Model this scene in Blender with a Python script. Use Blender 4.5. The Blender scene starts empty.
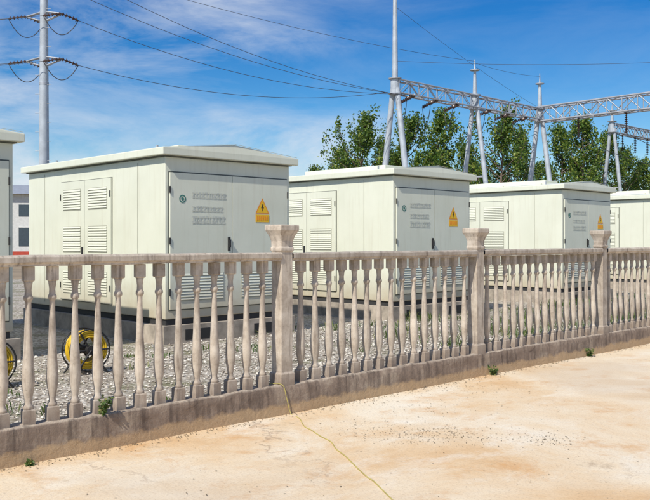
import bpy, math, random
import numpy as np
from mathutils import Vector, Matrix
random.seed(7); rng=np.random.default_rng(7)
S=bpy.context.scene
COL=S.collection
U=Vector((0.718,0.696,0)).normalized(); V=Vector((-U.y,U.x,0))
ANG=math.atan2(U.y,U.x)
P0=Vector((-2.27,5.785,0))
F=828.0
def L2W(t,v,z=0): return P0+U*t+V*v+Vector((0,0,z))
def pix(x,d,z=0): return Vector(((x-325)/F*d,d,z))
def zat(y,d): return 1.6+(241-y)/F*d

# ---------------- materials
def newmat(name):
    m=bpy.data.materials.new(name); m.use_nodes=True
    nt=m.node_tree; b=nt.nodes['Principled BSDF']
    return m,nt,b
def c4(c): return (c[0],c[1],c[2],1)
def noise(nt,co,scale,detail=4,rough=.55,dist=0):
    n=nt.nodes.new('ShaderNodeTexNoise'); n.inputs['Scale'].default_value=scale
    n.inputs['Detail'].default_value=detail; n.inputs['Roughness'].default_value=rough; n.inputs['Distortion'].default_value=dist
    nt.links.new(co,n.inputs['Vector']); return n.outputs['Fac']
def ramp(nt,fac,stops):
    r=nt.nodes.new('ShaderNodeValToRGB'); e=r.color_ramp.elements
    while len(e)<len(stops): e.new(.5)
    for i,(p,c) in enumerate(stops):
        e[i].position=p; e[i].color=c4(c) if not isinstance(c,(int,float)) else (c,c,c,1)
    nt.links.new(fac,r.inputs['Fac']); return r.outputs['Color']
def mix(nt,fac,a,b,mode='MIX'):
    m=nt.nodes.new('ShaderNodeMix'); m.data_type='RGBA'; m.blend_type=mode
    for sock,val in ((m.inputs[0],fac),(m.inputs[6],a),(m.inputs[7],b)):
        if hasattr(val,'links') or hasattr(val,'is_linked'): nt.links.new(val,sock)
        elif isinstance(val,(int,float)): sock.default_value=val
        else: sock.default_value=c4(val)
    return m.outputs[2]
def mth(nt,op,a,b=0.0):
    m=nt.nodes.new('ShaderNodeMath'); m.operation=op
    for s,v in ((m.inputs[0],a),(m.inputs[1],b)):
        if isinstance(v,(int,float)): s.default_value=v
        else: nt.links.new(v,s)
    return m.outputs[0]
def coord(nt,which='Object',scale=None):
    t=nt.nodes.new('ShaderNodeTexCoord').outputs[which]
    if scale:
        mp=nt.nodes.new('ShaderNodeMapping'); mp.inputs['Scale'].default_value=scale
        nt.links.new(t,mp.inputs['Vector']); return mp.outputs[0]
    return t
def bump(nt,b,h,strength=.3,dist=.01):
    n=nt.nodes.new('ShaderNodeBump'); n.inputs['Strength'].default_value=strength; n.inputs['Distance'].default_value=dist
    nt.links.new(h,n.inputs['Height']); nt.links.new(n.outputs[0],b.inputs['Normal'])
def simple(name,c,rough=.6,metal=0,var=.12,scale=6):
    m,nt,b=newmat(name); co=coord(nt)
    f=noise(nt,co,scale,5,.6)
    lo=tuple(x*(1-var) for x in c); hi=tuple(min(1,x*(1+var)) for x in c)
    nt.links.new(ramp(nt,f,[(.3,lo),(.7,hi)]),b.inputs['Base Color'])
    b.inputs['Roughness'].default_value=rough; b.inputs['Metallic'].default_value=metal
    return m

def m_paint():
    m,nt,b=newmat('cabinet_paint')
    tc=nt.nodes.new('ShaderNodeTexCoord'); oi=nt.nodes.new('ShaderNodeObjectInfo')
    ad=nt.nodes.new('ShaderNodeVectorMath'); ad.operation='ADD'
    sc=nt.nodes.new('ShaderNodeVectorMath'); sc.operation='SCALE'; nt.links.new(oi.outputs['Location'],sc.inputs[0]); sc.inputs['Scale'].default_value=1.0
    nt.links.new(tc.outputs['Object'],ad.inputs[0]); nt.links.new(sc.outputs[0],ad.inputs[1]); co=ad.outputs[0]
    mp=nt.nodes.new('ShaderNodeMapping'); mp.inputs['Scale'].default_value=(9,9,.6); nt.links.new(co,mp.inputs['Vector'])
    base=ramp(nt,noise(nt,co,1.3,5,.6),[(.3,(.68,.69,.56)),(.7,(.75,.76,.63))])
    st=noise(nt,mp.outputs[0],1.5,5,.6)
    sf=ramp(nt,st,[(.52,0.0),(.78,.34)])
    base=mix(nt,sf,base,(.54,.50,.37))
    sep=nt.nodes.new('ShaderNodeSeparateXYZ'); nt.links.new(tc.outputs['Object'],sep.inputs[0])
    d=mth(nt,'ADD',sep.outputs['Z'],mth(nt,'MULTIPLY',noise(nt,co,5,5,.7),-.5))
    df=ramp(nt,d,[(.2,.7),(.8,0.0)])
    base=mix(nt,df,base,(.42,.33,.21))
    nt.links.new(base,b.inputs['Base Color']); b.inputs['Roughness'].default_value=.38
    bump(nt,b,noise(nt,co,2.2,2,.5),.15,.012)
    return m
def m_fence():
    m,nt,b=newmat('weathered_concrete'); co=coord(nt)
    geo=nt.nodes.new('ShaderNodeNewGeometry')
    a=ramp(nt,noise(nt,co,6,7,.7),[(.28,(.32,.26,.205)),(.46,(.50,.43,.35)),(.68,(.66,.59,.50))])
    a=mix(nt,.7,a,ramp(nt,geo.outputs['Random Per Island'],[(0,(.72,.71,.70)),(1,(1.0,.98,.95))]),'MULTIPLY')
    st=ramp(nt,noise(nt,coord(nt,'Object',(16,16,1.5)),1.6,6,.65),[(.50,0.0),(.70,.7)])
    a=mix(nt,st,a,(.14,.105,.085))
    sp=ramp(nt,noise(nt,co,45,4,.7),[(.62,0.0),(.72,.5)])
    a=mix(nt,sp,a,(.13,.105,.085))
    s2=nt.nodes.new('ShaderNodeSeparateXYZ'); nt.links.new(co,s2.inputs[0])
    d=mth(nt,'ADD',s2.outputs['Z'],mth(nt,'MULTIPLY',noise(nt,co,8,5,.7),-.25))
    a=mix(nt,ramp(nt,d,[(.16,.6),(.34,0.0)]),a,(.20,.14,.105))
    nt.links.new(a,b.inputs['Base Color']); b.inputs['Roughness'].default_value=.9
    bump(nt,b,noise(nt,co,90,5,.7),.45,.003)
    return m
def m_kerb():
    m,nt,b=newmat('stained_kerb_concrete'); co=coord(nt)
    a=ramp(nt,noise(nt,co,3.2,8,.7),[(.3,(.16,.115,.085)),(.5,(.27,.20,.15)),(.72,(.45,.36,.27))])
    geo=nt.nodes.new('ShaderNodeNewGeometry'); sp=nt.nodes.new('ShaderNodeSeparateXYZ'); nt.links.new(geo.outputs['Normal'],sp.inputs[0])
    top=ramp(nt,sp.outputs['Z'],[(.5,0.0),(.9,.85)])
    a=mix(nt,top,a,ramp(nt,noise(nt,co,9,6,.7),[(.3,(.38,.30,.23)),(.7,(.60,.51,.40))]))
    st=ramp(nt,noise(nt,coord(nt,'Object',(10,10,.9)),1.6,6,.65),[(.46,0.0),(.66,.75)])
    a=mix(nt,st,a,(.085,.06,.047))
    s2=nt.nodes.new('ShaderNodeSeparateXYZ'); nt.links.new(co,s2.inputs[0])
    d=mth(nt,'ADD',s2.outputs['Z'],mth(nt,'MULTIPLY',noise(nt,co,6,5,.7),-.16))
    a=mix(nt,ramp(nt,d,[(-.0,.8),(.035,0.0)]),a,(.50,.34,.19))
    nt.links.new(a,b.inputs['Base Color']); b.inputs['Roughness'].default_value=.92
    h=mth(nt,'ADD',noise(nt,co,22,7,.75),mth(nt,'MULTIPLY',noise(nt,co,4,4,.6),2.0))
    bump(nt,b,h,.8,.014)
    return m
def m_yard():
    m,nt,b=newmat('yard_concrete'); co=coord(nt)
    a=ramp(nt,noise(nt,co,.42,9,.66,.5),[(.32,(.58,.36,.17)),(.43,(.68,.49,.29)),(.52,(.72,.58,.40)),(.64,(.76,.67,.52))])
    f=noise(nt,co,1.5,9,.75,.3)
    a=mix(nt,ramp(nt,f,[(.54,0.0),(.69,.7)]),a,(.58,.30,.10))
    f=noise(nt,coord(nt,'Object',(1,1.8,1)),.7,10,.74,.4)
    a=mix(nt,ramp(nt,f,[(.52,0.0),(.66,.7)]),a,(.78,.72,.60))
    f=noise(nt,co,1.25,11,.82,.2)
    a=mix(nt,ramp(nt,f,[(.60,0.0),(.68,.6)]),a,(.29,.20,.12))
    f=noise(nt,co,.22,6,.6,.2)
    a=mix(nt,ramp(nt,f,[(.56,0.0),(.66,.35)]),a,(.46,.30,.16))
    a=mix(nt,ramp(nt,noise(nt,co,60,5,.75),[(.34,.5),(.48,0.0)]),a,(.40,.27,.16))
    a=mix(nt,ramp(nt,noise(nt,co,26,4,.65),[(.66,0.0),(.72,.6)]),a,(.20,.14,.09))
    v=nt.nodes.new('ShaderNodeTexVoronoi'); v.feature='DISTANCE_TO_EDGE'; v.inputs['Scale'].default_value=.22
    ds=nt.nodes.new('ShaderNodeVectorMath'); ds.operation='ADD'
    nn=nt.nodes.new('ShaderNodeTexNoise'); nn.inputs['Scale'].default_value=1.3; nn.inputs['Detail'].default_value=8; nn.inputs['Roughness'].default_value=.65; nt.links.new(co,nn.inputs['Vector'])
    nt.links.new(co,ds.inputs[0]); nt.links.new(nn.outputs['Color'],ds.inputs[1]); nt.links.new(ds.outputs[0],v.inputs['Vector'])
    cr=mth(nt,'MULTIPLY',ramp(nt,v.outputs['Distance'],[(0.0,.6),(.002,0.0)]),ramp(nt,noise(nt,co,.7,3),[(.48,0.0),(.62,1.0)]))
    a=mix(nt,cr,a,(.26,.17,.11))
    nt.links.new(a,b.inputs['Base Color']); b.inputs['Roughness'].default_value=.85
    h=mth(nt,'ADD',noise(nt,co,35,6,.7),mth(nt,'MULTIPLY',noise(nt,co,2,5,.6),2.5))
    bump(nt,b,h,.4,.012)
    return m
def m_gravel():
    m,nt,b=newmat('gravel_ground'); co=coord(nt)
    v=nt.nodes.new('ShaderNodeTexVoronoi'); v.inputs['Scale'].default_value=26; nt.links.new(co,v.inputs['Vector'])
    g=nt.nodes.new('ShaderNodeSeparateColor'); nt.links.new(v.outputs['Color'],g.inputs[0])
    a=ramp(nt,g.outputs[0],[(0,(.26,.22,.17)),(.5,(.46,.41,.34)),(1,(.66,.62,.54))])
    a=mix(nt,ramp(nt,v.outputs['Distance'],[(.35,0.0),(.85,.75)]),a,(.13,.10,.07))
    a=mix(nt,ramp(nt,noise(nt,co,.9,6,.7),[(.50,0.0),(.64,.75)]),a,(.13,.13,.05))
    nt.links.new(a,b.inputs['Base Color']); b.inputs['Roughness'].default_value=.95
    iv=mth(nt,'MULTIPLY',v.outputs['Distance'],-1)
    bump(nt,b,iv,.7,.015)
    return m
def m_stone():
    m,nt,b=newmat('gravel_stone'); geo=nt.nodes.new('ShaderNodeNewGeometry')
    a=ramp(nt,geo.outputs['Random Per Island'],[(0,(.24,.20,.16)),(.5,(.50,.45,.38)),(1,(.74,.71,.63))])
    nt.links.new(a,b.inputs['Base Color']); b.inputs['Roughness'].default_value=.9
    return m
def m_leaf(name,stops,tr=.3):
    m,nt,b=newmat(name); geo=nt.nodes.new('ShaderNodeNewGeometry')
    a=ramp(nt,geo.outputs['Random Per Island'],stops)
    nt.links.new(a,b.inputs['Base Color']); b.inputs['Roughness'].default_value=.45
    t=nt.nodes.new('ShaderNodeBsdfTranslucent'); hs=nt.nodes.new('ShaderNodeHueSaturation'); hs.inputs['Value'].default_value=1.6
    nt.links.new(a,hs.inputs['Color']); nt.links.new(hs.outputs[0],t.inputs['Color'])
    ms=nt.nodes.new('ShaderNodeMixShader'); ms.inputs[0].default_value=tr
    nt.links.new(b.outputs[0],ms.inputs[1]); nt.links.new(t.outputs[0],ms.inputs[2])
    nt.links.new(ms.outputs[0],nt.nodes['Material Output'].inputs['Surface'])
    return m
def m_text():
    m,nt,b=newmat('faded_lettering'); co=coord(nt)
    a=ramp(nt,noise(nt,co,14,3,.5),[(.35,(.47,.49,.44)),(.6,(.64,.65,.55))])
    nt.links.new(a,b.inputs['Base Color']); b.inputs['Roughness'].default_value=.5
    return m
PAINT=m_paint(); FENCE=m_fence(); KERB=m_kerb(); YARD=m_yard(); GRAVEL=m_gravel(); STONE=m_stone()
BLACK=simple('black_rubber_and_vent_shade',(.02,.02,.02),.6)
DARK=simple('base_frame_shadow_tone',(.035,.035,.035),.7)  # near-black colour stands in for the shadow band under the cabinet body
SEAM=simple('door_seam',(.12,.13,.11),.7)
VENT=simple('louvre_recess',(.38,.38,.30),.7)
PLINTH=simple('plinth_concrete',(.36,.31,.25),.9,0,.4,4)
YEL=simple('warning_yellow',(.85,.50,.02),.5,0,.05)
ORG=simple('warning_orange',(.85,.30,.02),.5,0,.05)
GREEN=simple('logo_green',(.05,.20,.16),.5)
TEXT=m_text()
STEEL=simple('galvanised_steel',(.38,.40,.43),.5,.35,.18,3)
STEELW=simple('pale_steel_pole',(.42,.46,.50),.5,.1,.2,2)
WIRE=simple('wire',(.05,.05,.055),.6)
INS=simple('insulator',(.07,.04,.03),.35)
BARK=simple('bark',(.16,.12,.09),.9,0,.3,6)
LEAF=m_leaf('poplar_leaves',[(0,(.03,.075,.012)),(.4,(.065,.13,.02)),(.75,(.14,.22,.03)),(1,(.32,.36,.06))],.35)
WEED=m_leaf('weed_leaves',[(0,(.04,.09,.015)),(.6,(.09,.15,.03)),(1,(.26,.24,.09))],.3)
LITTER=simple('dry_leaf',(.13,.095,.05),.9,0,.5,9)
HOSE=simple('yellow_hose',(.42,.36,.11),.7,0,.25,9)
COIL=simple('yellow_plastic',(.70,.45,.02),.45,0,.12,9)
WALLW=simple('painted_wall',(.60,.60,.57),.8)
GLASS=simple('window_glass',(.05,.07,.09),.15)
RED=simple('red_paint',(.45,.06,.03),.5)
DIRT=simple('dirt_ground',(.26,.20,.13),.95,0,.3,.5)

# ---------------- mesh builder
class MB:
    def __init__(s): s.v=[];s.f=[];s.m=[];s.sm=[];s.mats=[]
    def mi(s,mat):
        if mat not in s.mats: s.mats.append(mat)
        return s.mats.index(mat)
    def add(s,vs,fs,mat,smooth=False):
        o=len(s.v); s.v+= [tuple(p) for p in vs]; k=s.mi(mat)
        for f in fs: s.f.append(tuple(i+o for i in f)); s.m.append(k); s.sm.append(smooth)
    def box(s,a,b,mat):
        (x0,y0,z0),(x1,y1,z1)=a,b
        vs=[(x0,y0,z0),(x1,y0,z0),(x1,y1,z0),(x0,y1,z0),(x0,y0,z1),(x1,y0,z1),(x1,y1,z1),(x0,y1,z1)]
        s.add(vs,[(0,3,2,1),(4,5,6,7),(0,1,5,4),(1,2,6,5),(2,3,7,6),(3,0,4,7)],mat)
    def cyl(s,p0,p1,r0,r1=None,n=8,mat=None,caps=True):
        r1=r0 if r1 is None else r1
        p0=Vector(p0);p1=Vector(p1); d=(p1-p0).normalized()
        a=d.orthogonal().normalized(); b=d.cross(a)
        vs=[]
        for p,r in ((p0,r0),(p1,r1)):
            for i in range(n):
                t=2*math.pi*i/n; vs.append(p+a*math.cos(t)*r+b*math.sin(t)*r)
        fs=[(i,(i+1)%n,n+(i+1)%n,n+i) for i in range(n)]
        s.add(vs,fs,mat,n>4)
        if caps:
            s.add(vs,[tuple(range(n))[::-1],tuple(range(n,2*n))],mat)
    def lathe(s,c,prof,n,mat,rot=0,smooth=True,sq=False):
        c=Vector(c); vs=[];k=len(prof)
        for z,r in prof:
            for i in range(n):
                t=2*math.pi*i/n+rot; rr=r*(math.sqrt(2) if sq else 1)
                vs.append(c+Vector((math.cos(t)*rr,math.sin(t)*rr,z)))
        fs=[(j*n+i,j*n+(i+1)%n,(j+1)*n+(i+1)%n,(j+1)*n+i) for j in range(k-1) for i in range(n)]
        fs+= [tuple(range(n))[::-1],tuple(range((k-1)*n,k*n))]
        s.add(vs,fs,mat,smooth)
    def tube(s,pts,r,n,mat):
        pts=[Vector(p) for p in pts]; vs=[]
        for j,p in enumerate(pts):
            d=(pts[min(j+1,len(pts)-1)]-pts[max(j-1,0)]).normalized()
            up=Vector((0,0,1)) if abs(d.z)<.9 else Vector((1,0,0))
            a=d.cross(up).normalized(); b=d.cross(a)
            for i in range(n):
                t=2*math.pi*i/n; vs.append(p+a*math.cos(t)*r+b*math.sin(t)*r)
        fs=[(j*n+i,j*n+(i+1)%n,(j+1)*n+(i+1)%n,(j+1)*n+i) for j in range(len(pts)-1) for i in range(n)]
        s.add(vs,fs,mat,True)
    def obj(s,name,parent=None,bevel=0,loc=None,rot=None):
        me=bpy.data.meshes.new(name); me.from_pydata(s.v,[],s.f)
        for m in s.mats: me.materials.append(m)
        me.polygons.foreach_set('material_index',s.m); me.polygons.foreach_set('use_smooth',s.sm); me.update()
        o=bpy.data.objects.new(name,me); COL.objects.link(o)
        if parent: o.parent=parent
        if loc: o.location=loc
        if rot is not None: o.rotation_euler=(0,0,rot)
        if bevel:
            b=o.modifiers.new('bevel','BEVEL'); b.width=bevel; b.segments=2; b.limit_method='ANGLE'
        return o
def empty(name,loc=(0,0,0),rot=0):
    o=bpy.data.objects.new(name,None); COL.objects.link(o); o.location=loc; o.rotation_euler=(0,0,rot); return o
def sheet(name,t0,t1,v0,v1,z,mat):
    mb=MB(); mb.add([(t0,v0,0),(t1,v0,0),(t1,v1,0),(t0,v1,0)],[(0,1,2,3)],mat)
    return mb.obj(name,loc=P0+Vector((0,0,z)),rot=ANG)

# ---------------- ground
g=MB(); g.add([(-900,-900,0),(900,-900,0),(900,900,0),(-900,900,0)],[(0,1,2,3)],DIRT); g.obj('ground')
sheet('concrete_yard',-40,70,-40,.02,.004,YARD)
sheet('gravel_area',-30,60,.15,26,.10,GRAVEL)

# ---------------- balustrade
bal=empty('concrete_balustrade',P0,ANG)
KH=.268
kb=MB(); T0,T1=-9.54,30.24
n=420; prof=[(-.014,-.02),(-.006,.05),(.002,.12),(.004,.20),(.010,.252),(.022,KH),(.17,KH),(.185,.255),(.19,0)]
vs=[]
for i in range(n+1):
    t=T0+(T1-T0)*i/n
    wob=.006*math.sin(t*1.3)+.004*math.sin(t*3.7+1)
    for (y,z) in prof:
        j=rng.normal(0,.0040,2)
        vs.append((t,y+j[0]+(wob if z<.25 else 0),z+(j[1] if z>.05 else 0)))
k=len(prof); fs=[(i*k+j,(i+1)*k+j,(i+1)*k+j+1,i*k+j+1) for i in range(n) for j in range(k-1)]
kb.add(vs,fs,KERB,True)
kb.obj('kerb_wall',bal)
rail=MB(); bl=MB(); ps=MB()
SP=3.06; posts=[2.70+SP*i for i in range(-4,10)]
zt=1.41
sqb=[(KH-.01,.042),(KH+.10,.042),(KH+.108,.035)]
lp=[(.10,.028),(.110,.037),(.128,.037),(.140,.027),(.165,.025),(.21,.033),(.26,.042),(.32,.045),(.38,.043),(.45,.038),(.55,.031),(.68,.026),(.80,.022),(.88,.021),(.895,.024),(.905,.033),(.925,.033),(.938,.025),(.975,.023),(1.02,.029),(1.045,.034)]
sqt=[(zt-.105,.032),(zt-.098,.038),(zt+.004,.038)]
for a in range(len(posts)-1):
    c0=posts[a]
    x0,x1=c0+.072,posts[a+1]-.072
    sec=[(.035,1.412),(.035,1.425),(.018,1.44),(.018,1.478),(.03,1.492),(.17,1.492),(.182,1.478),(.182,1.44),(.165,1.425),(.165,1.412)]
    vs=[];m_=24;dz=rng.normal(0,.004)
    for i in range(m_+1):
        x=x0+(x1-x0)*i/m_; q=rng.normal(0,.0012)
        for y,z in sec: vs.append((x,y+q,z+dz+q))
    kk=len(sec); fs=[(i*kk+j,i*kk+(j+1)%kk,(i+1)*kk+(j+1)%kk,(i+1)*kk+j) for i in range(m_) for j in range(kk)]
    rail.add(vs,fs,FENCE,False)
    for b in range(15):
        x=c0+.235+.185*b+rng.normal(0,.005); y=.10+rng.normal(0,.004); r=math.pi/4+rng.normal(0,.08)
        s_=rng.normal(1,.04)
        bl.lathe((x,y,0),sqb,4,FENCE,r,False,True)
        bl.lathe((x,y,KH),[(z,q*s_) for z,q in lp],16,FENCE,r)
        bl.lathe((x,y,0),sqt,4,FENCE,r,False,True)
for c0 in posts:
    pr=[(KH-.02,.085),(KH+.10,.085),(KH+.115,.070),(1.50,.070),(1.51,.080),(1.535,.080),(1.545,.072),(1.60,.074),(1.65,.088),(1.69,.108),(1.70,.114),(1.745,.114),(1.752,.106)]
    ps.lathe((c0,.10,0),pr,4,FENCE,math.pi/4,False,True)
rail.obj('handrail',bal,.003); bl.obj('balusters',bal); ps.obj('posts',bal,.005)

# ---------------- substation cabinets
def louvre_x(mb,x,y0,y1,z0,z1):
    n=max(3,int((z1-z0)/.042)); h=(z1-z0)/n
    mb.box((x-.004,y0-.008,z0-.008),(x-.001,y1+.008,z1+.008),VENT)
    for i in range(n):
        z=z0+i*h
        mb.add([(x-.005,y0,z+h*.95),(x-.005,y1,z+h*.95),(x-.014,y1,z+h*.3),(x-.014,y0,z+h*.3),(x-.005,y0,z+h*.18),(x-.005,y1,z+h*.18)],
               [(0,3,2,1),(3,4,5,2),(0,4,3),(1,2,5)],PAINT)
def louvre_y(mb,y,x0,x1,z0,z1):
    n=max(3,int((z1-z0)/.042)); h=(z1-z0)/n
    mb.box((x0-.008,y-.004,z0-.008),(x1+.008,y-.001,z1+.008),VENT)
    for i in range(n):
        z=z0+i*h
        mb.add([(x0,y-.005,z+h*.95),(x1,y-.005,z+h*.95),(x1,y-.014,z+h*.3),(x0,y-.014,z+h*.3),(x0,y-.005,z+h*.18),(x1,y-.005,z+h*.18)],
               [(0,3,2,1),(3,4,5,2),(0,4,3),(1,2,5)],PAINT)
def cabinet(s):
    C=Vector((-2.316,12.0,0))+U*s
    e=empty('electrical_substation_cabinet',C,ANG)
    W,D=2.4,4.5
    pl=MB(); pl.box((-.07,-.07,.0),(W+.07,D+.07,.37),PLINTH)
    pl.box((.3,-.075,.14),(.75,-.0705,.30),BLACK); pl.box((1.6,-.075,.14),(2.05,-.0705,.30),BLACK)  # flat black plates painted as the shade inside vent openings
    pl.obj('plinth',e,.012)
    fr=MB(); fr.box((.03,.03,.37),(W-.03,D-.03,.46),DARK); fr.obj('base_frame_shadow_band',e)  # base frame, its shadow put into the colour
    bd=MB(); bd.box((0,0,.46),(W,D,2.83),PAINT)
    bd.obj('body',e,.012)
    dr=MB()
    z0,z1=.60,2.60
    dr.box((.05,-.006,z0-.02),(W-.05,-.001,z1+.02),SEAM)
    dr.box((.066,-.030,z0),(W/2-.006,-.007,z1),PAINT); dr.box((W/2+.006,-.030,z0),(W-.066,-.007,z1),PAINT)
    dr.box((-.006,1.488,z0-.012),(-.001,3.212,z1+.012),SEAM)
    dr.box((-.028,1.50,z0),(-.007,2.344,z1),PAINT); dr.box((-.028,2.356,z0),(-.007,3.20,z1),PAINT)
    for y in (.75,3.85): dr.box((-.004,y-.004,.52),(-.001,y+.004,2.78),VENT)
    dr.obj('doors',e,.005)
    lv=MB()
    for (a,b) in ((1.62,2.22),(2.48,3.08)):
        for (p,q) in ((2.12,2.46),(1.42,1.84),(.72,1.10)): louvre_x(lv,-.028,a,b,p,q)
    for (a,b) in ((.22,1.02),(1.38,2.18)): louvre_y(lv,-.030,a,b,.72,1.12)
    lv.obj('louvres',e)
    hw=MB()
    for x in (.062,W-.062):
        for z in (.85,1.6,2.35): hw.cyl((x,-.034,z-.05),(x,-.034,z+.05),.012,n=8,mat=BLACK)
    for x in (W/2-.07,): 
        hw.box((x-.02,-.05,1.45),(x+.02,-.031,1.66),BLACK); hw.box((x-.012,-.075,1.50),(x+.012,-.051,1.62),BLACK)
    hw.box((-.046,2.39,1.30),(-.029,2.43,1.50),BLACK)
    for y in (1.515,3.185):
        for z in (.85,2.35): hw.cyl((-.034,y,z-.05),(-.034,y,z+.05),.011,n=8,mat=BLACK)
    hw.obj('hinges_and_handles',e)
    sg=MB(); y=-.033
    cx,cz=1.80,2.12
    def tri(r,yy,mat,dz=0):
        p=[(cx+r*math.sin(a),cz+dz+r*math.cos(a)) for a in (0,2*math.pi/3,4*math.pi/3)]
        sg.add([(q[0],yy,q[1]) for q in p],[(0,1,2)],mat)
    tri(.165,y,ORG); tri(.135,y-.002,YEL)
    b=[(.0,.07),(-.03,.0),(.0,.01),(-.012,-.055),(.03,.02),(.003,.015),(.018,.07)]
    sg.add([(cx+p[0],y-.004,cz+p[1]) for p in b],[tuple(range(7))],BLACK)
    sg.box((cx-.14,y-.002,cz-.22),(cx+.14,y,cz-.10),YEL)
    for i in range(6): 
        xx=cx-.115+i*.04; sg.box((xx,y-.004,cz-.195+.01*(i%2)),(xx+.026,y-.0022,cz-.125),ORG)
    random.seed(3)
    for row,(za,zb) in enumerate(((2.24,2.33),(2.04,2.12),(1.86,1.97))):
        x=.45
        while x<1.02:
            w=random.uniform(.03,.07)
            sg.box((x,y-.0012,za),(x+w,y,za+(zb-za)*.28),TEXT)
            sg.box((x+w*.2,y-.0012,za+(zb-za)*.30),(x+w*.8,y,zb),TEXT)
            sg.box((x,y-.0024,zb-(zb-za)*.25),(x+w,y-.0013,zb),TEXT)
            x+=w+.010
    m=24
    for ro,ri in ((.06,.042),(.025,.0)):
        vs=[(.28+q*math.cos(2*math.pi*i/m),y,2.22+q*math.sin(2*math.pi*i/m)) for q in (ro,max(ri,.001)) for i in range(m)]
        sg.add(vs,[(i,(i+1)%m,m+(i+1)%m,m+i) for i in range(m)],GREEN)
    sg.obj('warning_sign_and_lettering',e)
    rf=MB(); o=.11
    rf.box((-.04,-.04,2.832),(W+.04,D+.04,2.862),SEAM)
    a=[(-o,-o),(W+o,-o),(W+o,D+o),(-o,D+o)]
    vs=[(x,y_,2.845) for x,y_ in a]+[(x,y_,2.955) for x,y_ in a]+[(W/2,-o+.02,3.08),(W/2,D+o-.02,3.08)]
    rf.add(vs,[(0,3,2,1),(0,1,5,4),(1,2,6,5),(2,3,7,6),(3,0,4,7),(4,5,8),(5,6,9,8),(6,7,9),(7,4,8,9)],PAINT)
    rf.obj('roof',e,.012)
    rr=MB(); rr.box((W/2-.30,1.0,2.99),(W/2+.30,3.4,3.15),PAINT)
    for yy in (-.09,1.1,2.25,3.4,4.55):
        for sg_ in (-1,1):
            rr.add([(W/2,yy-.015,3.092),(W/2,yy+.015,3.092),(W/2+sg_*1.29,yy+.015,2.972),(W/2+sg_*1.29,yy-.015,2.972)],[(0,1,2,3)],PAINT)
    for yy in (.6,3.9):
        for xx in (.25,W-.25): rr.cyl((xx,yy,2.96),(xx,yy,3.06),.02,n=8,mat=STEEL)
    rr.obj('roof_vent',e,.008)
for s in (-4.65,0,5.0,11.1,17.0,23): cabinet(s)

# ---------------- gravel stones
def stones():
    base=np.array([(1,0,0),(0,1,0),(-1,0,0),(0,-1,0),(0,0,1),(0,0,-1)],float)
    tris=[(0,1,4),(1,2,4),(2,3,4),(3,0,4),(1,0,5),(2,1,5),(3,2,5),(0,3,5)]
    vs=[];fs=[]
    for i in range(15000):
        t=rng.uniform(-4,11); v=.2+rng.random()**1.2*4.4
        s=rng.uniform(.008,.026)*np.array([1,rng.uniform(.6,1),rng.uniform(.45,.75)])
        p=base*s*rng.uniform(.75,1.2,(6,1)); a=rng.uniform(0,6.28); c,sn=math.cos(a),math.sin(a)
        p=p@np.array([(c,-sn,0),(sn,c,0),(0,0,1)]); p=p+np.array([t,v,.104+rng.uniform(0,.010)])
        o=len(vs); vs+=p.tolist(); fs+=[(x+o,y+o,z+o) for x,y,z in tris]
    mb=MB(); mb.add(vs,fs,STONE); mb.obj('gravel_stones',loc=P0,rot=ANG)
stones()

# ---------------- weeds and litter
def blades(mb,t,v,z,n,h,spread):
    for i in range(n):
        a=random.uniform(0,6.28); r=random.random()*spread; x=t+r*math.cos(a); y=v+r*math.sin(a)
        hh=h*random.uniform(.4,1); b=random.uniform(0,6.28); w=random.uniform(.002,.006)
        lx,ly=math.cos(b)*hh*.6,math.sin(b)*hh*.6; px,py=-math.sin(b)*w,math.cos(b)*w
        mb.add([(x-px,y-py,z),(x+px,y+py,z),(x+lx*.4+px*1.3,y+ly*.4+py*1.3,z+hh*.6),(x+lx*.4-px*1.3,y+ly*.4-py*1.3,z+hh*.6),(x+lx,y+ly,z+hh*.85)],[(0,1,2,3),(3,2,4)],WEED)
wd=MB(); random.seed(11)
for i in range(220):
    blades(wd,random.uniform(-3,18),random.choice([random.uniform(.22,.6),random.uniform(.3,5)]),.10,random.randint(10,34),random.uniform(.05,.16),random.uniform(.05,.2))
for i in range(190): blades(wd,random.uniform(7,22),random.uniform(.3,4.5),.10,45,random.uniform(.10,.26),.3)
wd.obj('weeds',loc=P0,rot=ANG)
def leafy(name,p,h,n):
    mb=MB()
    for i in range(9):
        a=random.uniform(0,6.28); q=Vector((math.cos(a)*h*.45,math.sin(a)*h*.45,h*random.uniform(.6,1)))
        mb.cyl((0,0,0),q,.002,n=4,mat=WEED,caps=False)
        for j in range(n):
            c=q*random.uniform(.15,1.05); d=Vector((random.gauss(0,1),random.gauss(0,1),random.gauss(0,.5))).normalized(); e=d.orthogonal().normalized()*.010; l=.035
            c=c+d*.005; mb.add([c,c+d*l*.5+e,c+d*l,c+d*l*.5-e],[(0,1,2,3)],WEED)
    return mb.obj(name,loc=p)
leafy('weed_plant',L2W(.80,.045,KH-.004),.15,14)
leafy('weed_plant',L2W(5.9,-.05,.0),.11,12)
leafy('weed_plant',L2W(8.2,-.05,.0),.12,12)
leafy('weed_plant',L2W(.2,-.04,.0),.03,5)
lt=MB(); random.seed(5)
def gp(x,y): d=1.6*F/(y-241); return ((x-325)/F*d,d)
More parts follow.
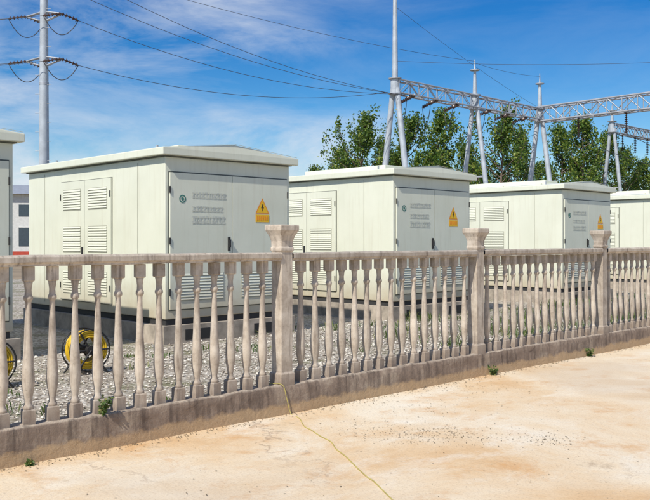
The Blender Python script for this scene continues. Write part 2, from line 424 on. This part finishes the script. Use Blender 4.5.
def litter(x,y,n,sx,sy,sz=.009):
    cx,cy=gp(x,y)
    for i in range(n):
        px=cx+random.gauss(0,sx); py=cy+random.gauss(0,sy); r=random.uniform(.2,1)**1.5*sz; a=random.uniform(0,6.28)
        rel=Vector((px,py,0))-P0
        if rel.dot(V)>-.02: continue
        z=.007; q=[]
        for kx,ky in ((-1,-.4),(1,-.5),(.9,.5),(-.8,.4)):
            q.append((px+r*(kx*math.cos(a)-ky*math.sin(a)),py+r*(kx*math.sin(a)+ky*math.cos(a)),z+random.uniform(0,r*.5)))
        lt.add(q,[(0,1,2,3)],LITTER)
for a in ((435,437,420,.30,.18),(405,430,260,.4,.22),(550,440,160,.14,.14),(455,388,320,.40,.25),(395,405,160,.35,.25),(540,410,80,.6,.5),(300,480,90,1.0,.5),(480,372,120,.3,.2),(580,470,60,.8,.5)): litter(*a)
for i in range(1800):
    t=random.uniform(-2,14); v=-.015-abs(random.gauss(0,.08)); p=L2W(t,v); r=random.uniform(.003,.009)
    a=random.uniform(0,6.28); lt.add([(p.x+r*math.cos(a+k),p.y+r*math.sin(a+k),.007+random.uniform(0,.005)) for k in (0,1.7,3.1,4.6)],[(0,1,2,3)],LITTER)
lt.obj('leaf_litter')

# ---------------- hose
def spline(pts,m=8):
    out=[];P=[Vector(p) for p in pts]; P=[P[0]*2-P[1]]+P+[P[-1]*2-P[-2]]
    for i in range(1,len(P)-2):
        a,b,c,d=P[i-1:i+3]
        for k in range(m):
            t=k/m; out.append(.5*((2*b)+(c-a)*t+(2*a-5*b+4*c-d)*t*t+(3*b-a-3*c+d)*t**3))
    out.append(P[-2]); return out
h=MB(); k0=L2W(2.585,.12,KH+.010)
pts=[L2W(2.48,.5,.12),L2W(2.54,.24,.25),k0,L2W(2.62,.0,KH+.006),L2W(2.65,-.022,.15),L2W(2.68,-.05,.009)]
for x,y in ((299,419),(304,427),(311,431),(320,437),(331,443),(336,450),(346,458),(358,470),(368,479),(374,483),(388,497),(404,512),(440,540)):
    q=gp(x,y); pts.append(Vector((q[0],q[1],.009)))
h.tube(spline(pts),.0040,8,HOSE); h.obj('garden_hose')
def reel(name,p):
    mb=MB()
    for k in range(8):
        for lay in range(3):
            R=.205-.026*lay-.004*(k%2); y=-.085+.024*k
            mb.tube([(R*math.cos(a),y+.008*math.sin(a*3+k),.27+R*math.sin(a)) for a in [2*math.pi*i/28 for i in range(29)]],.014,6,COIL)
    for y in (-.11,.11):
        for a in range(6):
            mb.cyl((0,y,.27),(.23*math.cos(a*math.pi/3),y,.27+.23*math.sin(a*math.pi/3)),.010,n=6,mat=BLACK)
        mb.tube([(.235*math.cos(a),y,.27+.235*math.sin(a)) for a in [2*math.pi*i/28 for i in range(29)]],.010,6,BLACK)
        mb.cyl((-.2,y*1.3,0),(0,y*1.3,.27),.011,n=6,mat=BLACK); mb.cyl((.2,y*1.3,0),(0,y*1.3,.27),.011,n=6,mat=BLACK)
    mb.cyl((0,-.14,.27),(0,.14,.27),.05,n=12,mat=BLACK)
    mb.obj(name,loc=p,rot=.7)
reel('hose_reel',pix(86,9.4,.1)); reel('hose_reel',pix(-11,8.4,.1))

# ---------------- gantry
def truss(mb,a,b,w=.55,h=.62,step=.75,r=.035,mat=STEEL):
    a=Vector(a);b=Vector(b);d=(b-a);L=d.length;d=d/L; s=d.cross(Vector((0,0,1))).normalized()*w/2; up=Vector((0,0,h/2))
    cs=[s+up,-s+up,-s-up,s-up]
    for c in cs: mb.cyl(a+c,b+c,r,n=6,mat=mat)
    n=int(L/step)
    for i in range(n):
        p=a+d*(L*i/n); q=a+d*(L*(i+1)/n)
        for k in range(4):
            c0,c1=cs[k],cs[(k+1)%4]
            if i%2: c0,c1=c1,c0
            mb.cyl(p+c0,q+c1,r*.6,n=5,mat=mat,caps=False)
            mb.cyl(p+cs[k],p+cs[(k+1)%4],r*.55,n=5,mat=mat,caps=False)
def insul(mb,a,b,r=.11):
    a=Vector(a);b=Vector(b);n=max(4,int((b-a).length/.13))
    mb.cyl(a,b,.03,n=6,mat=INS)
    for i in range(n):
        p=a.lerp(b,(i+.3)/n); q=a.lerp(b,(i+.75)/n); mb.cyl(p,q,r,r*.35,n=8,mat=INS)
def aframe(mb,p,H,top,spread=1.7,dirv=None,r=.17):
    p=Vector(p); dv=dirv or V
    for s in (-1,1):
        mb.cyl(p+dv*spread*s,p+dv*.14*s+Vector((0,0,H)),r,r*.75,n=12,mat=STEELW)
    mb.cyl(p+dv*spread*.45+Vector((0,0,H*.55)),p-dv*spread*.45+Vector((0,0,H*.55)),.07,n=8,mat=STEEL)
    mb.cyl(p+Vector((0,0,H-.4)),p+Vector((0,0,H+.5)),r*1.25,n=12,mat=STEELW)
    mb.cyl(p+Vector((0,0,H+.5)),p+Vector((0,0,top-(top-H)*.25)),r*.8,r*.5,n=10,mat=STEELW)
    mb.cyl(p+Vector((0,0,top-(top-H)*.25)),p+Vector((0,0,top)),.06,.025,n=8,mat=STEELW)
    for q in (H-.35,H+.5):
        mb.cyl(p+Vector((0,0,q)),p+Vector((0,0,q+.06)),.36,n=14,mat=STEEL)
    mb.cyl(p+Vector((0,0,top-(top-H)*.25)),p+Vector((0,0,top-(top-H)*.25+.05)),.3,n=10,mat=STEEL)
G1=Vector((3.85,45.5,0)); G2=G1+U*7.4; G3=G1+U*14.8; BH=10.0
ga=empty('substation_gantry')
gm=MB()
aframe(gm,G1,BH,19.0,1.5,r=.2); aframe(gm,G2,BH,12.7,1.5); aframe(gm,G3,BH,12.9,1.5,r=.2)
G5=G3-V*19
aframe(gm,G5,BH,12.9,1.5,U)
gm.obj('columns',ga)
tm=MB()
truss(tm,G1+Vector((0,0,BH+.1)),G2+Vector((0,0,BH+.1)),.6,.72,.75,.045); truss(tm,G2+Vector((0,0,BH+.1)),G3+Vector((0,0,BH+.1)),.6,.72,.75,.045)
truss(tm,G3+Vector((0,0,BH+.1)),G5+Vector((0,0,BH+.1)),.8,.95,1.0,.06)
tm.obj('lattice_beams',ga)
im=MB()
for a,b in ((G1,G2),(G2,G3)):
    for f in (.22,.5,.78):
        p=a.lerp(b,f)+Vector((0,0,BH-.2)); insul(im,p,p+Vector((-.5,-1.0,-.35))); insul(im,p,p+V*1.1+Vector((0,0,-.3)))
        q0=p+Vector((-.5,-1.0,-.35)); q1=p+V*1.1+Vector((0,0,-.3))
        im.tube([q0.lerp(q1,i/10)+Vector((0,0,-1.1*(1-(2*i/10-1)**2))) for i in range(11)],.02,5,WIRE)
for f in (.15,.32,.5,.68):
    p=G3.lerp(G5,f)+Vector((0,0,BH-.4)); insul(im,p,p+Vector((0,0,-1.3)),.12)
    im.tube([p+Vector((0,0,-1.3))+U*(i*1.5)+Vector((0,0,-.012*i*(20-i))) for i in range(21)],.02,5,WIRE)
im.obj('insulators',ga)
gb=empty('substation_gantry')
g2=MB(); H1=pix(612,66); H2=H1+U*9
aframe(g2,H1,10.6,12.4,1.3); aframe(g2,H2,10.6,12.4,1.3)
g2.obj('columns',gb)
t2=MB(); truss(t2,H1+Vector((0,0,10.6)),H2+Vector((0,0,10.6)),.6,.7,.8,.05)
for f in (.2,.45,.7): 
    p=H1.lerp(H2,f)+Vector((0,0,10.3)); insul(t2,p,p+Vector((0,0,-1.4)),.13)
t2.obj('lattice_beam',gb)

# ---------------- transmission pole
tp=empty('transmission_pole')
pm=MB(); T=pix(44,35)
pm.cyl(T,T+Vector((0,0,16.5)),.24,.13,n=20,mat=STEELW)
for z in (4.5,8.2,12): pm.cyl(T+Vector((0,0,z)),T+Vector((0,0,z+.10)),.28-.01*z,n=20,mat=STEEL)
for i in range(30):
    z=3+i*.4; s=1 if i%2 else -1
    pm.cyl(T+Vector((0,-.1,z)),T+Vector((s*.34,-.1,z)),.010,n=5,mat=STEEL)
pm.obj('tube',tp)
am=MB(); ends=[]
AD=Vector((.96,-.28,0))
for z in (9.25,11.15,13.1):
    for s in (-1,1):
        a=T+Vector((0,0,z+.14)); b=T+AD*(.85*s)+Vector((0,0,z))
        for off in (-.07,.07):
            am.cyl(a+Vector((0,off,0)),b+Vector((0,off*.4,0)),.032,n=6,mat=STEEL)
            am.cyl(a+Vector((0,off,-.42)),b+Vector((0,off*.4,-.03)),.025,n=6,mat=STEEL)
        e1=b+Vector((.6,.35,-.2)); e2=b+Vector((-.7,-.2,-.14))
        insul(am,b,e1,.10); insul(am,b,e2,.10); ends.append((e1,e2,s))
        am.tube([e2.lerp(e1,i/14)+Vector((0,0,-.7*(1-(2*i/14-1)**2))) for i in range(15)],.018,5,WIRE)
am.obj('crossarms_and_insulators',tp)
wm=MB()
def wire(a,b,sag,r=.017):
    wm.tube([Vector(a).lerp(Vector(b),i/40)+Vector((0,0,-sag*(1-(2*i/40-1)**2))) for i in range(41)],r,5,WIRE)
tg=[G1.lerp(G2,f)+Vector((-.5,-1.0,BH-.4)) for f in (-.03,.0,.05,.10,.16,.22)]
for (e1,e2,s),t in zip(ends,tg):
    if s>0 or e1.z>11.5: wire(e1,t,.75,.013)
    wire(e2,e2+Vector((-30,-4,-.5 if s>0 else .5)),.9,.013)
wire(T+Vector((0,0,13.6)),G2+Vector((0,0,12.6)),.5,.011)
wire(G1+Vector((0,0,14.5)),G3+U*30+V*12+Vector((0,0,12.5)),.7,.010)
wire(G2+Vector((0,0,12.5)),G3+Vector((0,0,12.7)),.15,.010)
wire(G1+Vector((0,0,11.5)),G3-V*19+Vector((0,0,11.5)),.5,.010)
wm.obj('power_lines')

# ---------------- trees
def make_tree(seed,H=11.0,R=2.2,nl=46,leaves=180):
    r=random.Random(seed); mb=MB()
    bend=[Vector((r.uniform(-.25,.25),r.uniform(-.25,.25),0)) for _ in range(6)]
    def tr(z): 
        f=z/H*4.99; i=int(f); return bend[i].lerp(bend[i+1],f-i)+Vector((0,0,z))
    for i in range(10):
        z0,z1=H*.96*i/10,H*.96*(i+1)/10
        mb.cyl(tr(z0),tr(z1),.17*(1-i/10.5),.17*(1-(i+1)/10.5),n=7,mat=BARK,caps=False)
    V_=[];Fc=[]
    for k in range(nl):
        f=.12+.86*(k+r.random())/nl; z=H*f; base=tr(z)
        env=R*(math.sin(math.pi*min(1,(f**.8)*.92+.06)))**.8*r.uniform(.4,1.25)
        a=r.uniform(0,6.28); rise=env*r.uniform(.8,1.8)
        tip=base+Vector((math.cos(a)*env,math.sin(a)*env,rise))
        if tip.z>H*1.03: tip.z=H*1.03
        mid=base.lerp(tip,.5)+Vector((math.cos(a)*env*.12,math.sin(a)*env*.12,-rise*.08))
        mb.cyl(base,mid,.045,.03,n=5,mat=BARK,caps=False); mb.cyl(mid,tip,.03,.01,n=5,mat=BARK,caps=False)
        for c in range(4):
            cc=mid.lerp(tip,c/3*1.0+r.uniform(-.1,.1))+Vector((r.gauss(0,.16),r.gauss(0,.16),r.gauss(0,.18)))
            cr=r.uniform(.22,.46)
            for j in range(int(leaves/4*r.uniform(.6,1.3))):
                d=Vector((r.gauss(0,1),r.gauss(0,1),r.gauss(0,1.25))); p=cc+d*cr*.62
                nrm=Vector((r.gauss(0,1),r.gauss(0,1),r.gauss(.3,.8))).normalized(); e=nrm.orthogonal().normalized()
                q=Matrix.Rotation(r.uniform(0,6.28),3,nrm)@e; w=nrm.cross(q); s=r.uniform(.055,.11)
                o=len(V_); V_+= [p-q*s*1.1,p+w*s*.8,p+q*s*1.3,p-w*s*.8]; Fc.append((o,o+1,o+2,o+3))
    mb.add(V_,Fc,LEAF)
    o=mb.obj('poplar_tree'); me=o.data; bpy.data.objects.remove(o); return me
tm_=[make_tree(20+i,R=1.9+.25*(i%3)) for i in range(5)]
TR=[(316,168,72,.9),(338,150,70,.9),(360,117,64,1.0),(384,142,72,.8),(410,118,65,.95),(445,113,63,.95),(470,146,70,.9),(500,112,62,1.0),(518,132,66,.8),(560,128,68,.9),(582,119,63,1.0),(604,134,68,.85),(626,152,72,1.0),(642,162,75,1.1),(664,150,74,1.0),(700,140,70,1),(745,130,68,1),(325,178,78,1.1),(432,150,76,1.0),(355,160,78,1.1),(540,165,80,1.1),(480,165,80,1.1)]
random.seed(9)
for i,(x,y,d,w) in enumerate(TR):
    o=bpy.data.objects.new('poplar_tree',tm_[i%5]); COL.objects.link(o); o.location=pix(x,d)
    hs=zat(y,d)/11.2; ws=max(hs,.6)*w*1.0
    o.scale=(ws,ws,hs); o.rotation_euler=(0,0,random.uniform(0,6.28))

# ---------------- distant building on the left
bd=empty('warehouse_building',(-36,62,0),.12)
b=MB(); b.box((0,0,0),(27,12,5.2),WALLW); b.obj('walls',bd,.02)
r_=MB(); r_.add([(-.4,-.5,5.205),(27.4,-.5,5.205),(27.4,12.5,5.205),(-.4,12.5,5.205),(-.4,6,6.3),(27.4,6,6.3)],[(0,1,5,4),(2,3,4,5),(0,4,3),(1,2,5),(0,3,2,1)],STEEL); r_.obj('roof',bd)
w=MB()
for i in range(9):
    w.box((1+i*2.9,-.03,1.2),(2.6+i*2.9,-.004,2.6),GLASS); w.box((.95+i*2.9,-.06,2.62),(2.65+i*2.9,-.004,2.7),WALLW)
    w.box((1+i*2.9,-.03,3.5),(2.6+i*2.9,-.004,4.4),GLASS)
w.box((0.02,-.05,.005),(26.98,-.003,.8),RED)
w.obj('windows',bd)

# ---------------- light
el=math.radians(47)
hd=(-U*.96-V*.24).normalized()
sd=Vector((hd.x*math.cos(el),hd.y*math.cos(el),math.sin(el)))
sl=bpy.data.lights.new('sun','SUN'); sl.energy=4.9; sl.angle=math.radians(.5); sl.color=(1,.95,.86)
so=bpy.data.objects.new('sun',sl); COL.objects.link(so); so.rotation_euler=sd.to_track_quat('Z','Y').to_euler()
w=bpy.data.worlds.new('World'); S.world=w; w.use_nodes=True; nt=w.node_tree
bg=nt.nodes['Background']; sky=nt.nodes.new('ShaderNodeTexSky'); sky.sky_type='NISHITA'; sky.sun_disc=False
sky.sun_elevation=el; sky.sun_rotation=math.atan2(sd.x,sd.y); sky.air_density=1.0; sky.dust_density=.2; sky.ozone_density=3
hs=nt.nodes.new('ShaderNodeHueSaturation'); hs.inputs['Saturation'].default_value=1.45; hs.inputs['Value'].default_value=.95
nt.links.new(sky.outputs[0],hs.inputs['Color'])
tc=nt.nodes.new('ShaderNodeTexCoord')
sz=nt.nodes.new('ShaderNodeSeparateXYZ'); nt.links.new(tc.outputs['Generated'],sz.inputs[0])
deep=mix(nt,1.0,hs.outputs[0],ramp(nt,sz.outputs['Z'],[(.04,(.88,.97,1.0)),(.30,(.50,.76,.96))]),'MULTIPLY')
mp=nt.nodes.new('ShaderNodeMapping'); mp.inputs['Scale'].default_value=(1.3,1.3,4.2); mp.inputs['Rotation'].default_value=(0,.25,.0); mp.inputs['Location'].default_value=(.4,.0,.3)
nt.links.new(tc.outputs['Generated'],mp.inputs['Vector'])
f1=noise(nt,mp.outputs[0],3.6,10,.64,.35)
f2=noise(nt,mp.outputs[0],1.4,2,.5)
cl=mth(nt,'MULTIPLY',ramp(nt,f1,[(.38,0.0),(.70,1.0)]),ramp(nt,f2,[(.40,.15),(.58,1.0)]))
lft=ramp(nt,sz.outputs['X'],[(0.0,1.0),(.14,.65)])
cl=mth(nt,'MULTIPLY',cl,lft)
out=mix(nt,cl,deep,(6.3,6.7,7.3))
nt.links.new(out,bg.inputs['Color']); bg.inputs['Strength'].default_value=.12

# ---------------- camera
cd=bpy.data.cameras.new('camera'); cd.sensor_width=36; cd.lens=F/650*36; cd.shift_y=-9/650; cd.clip_end=3000
co=bpy.data.objects.new('camera',cd); COL.objects.link(co); co.location=(0,0,1.6); co.rotation_euler=(math.radians(90),0,0)
S.camera=co
S.view_settings.view_transform='Standard'; S.view_settings.look='None'; S.view_settings.exposure=0
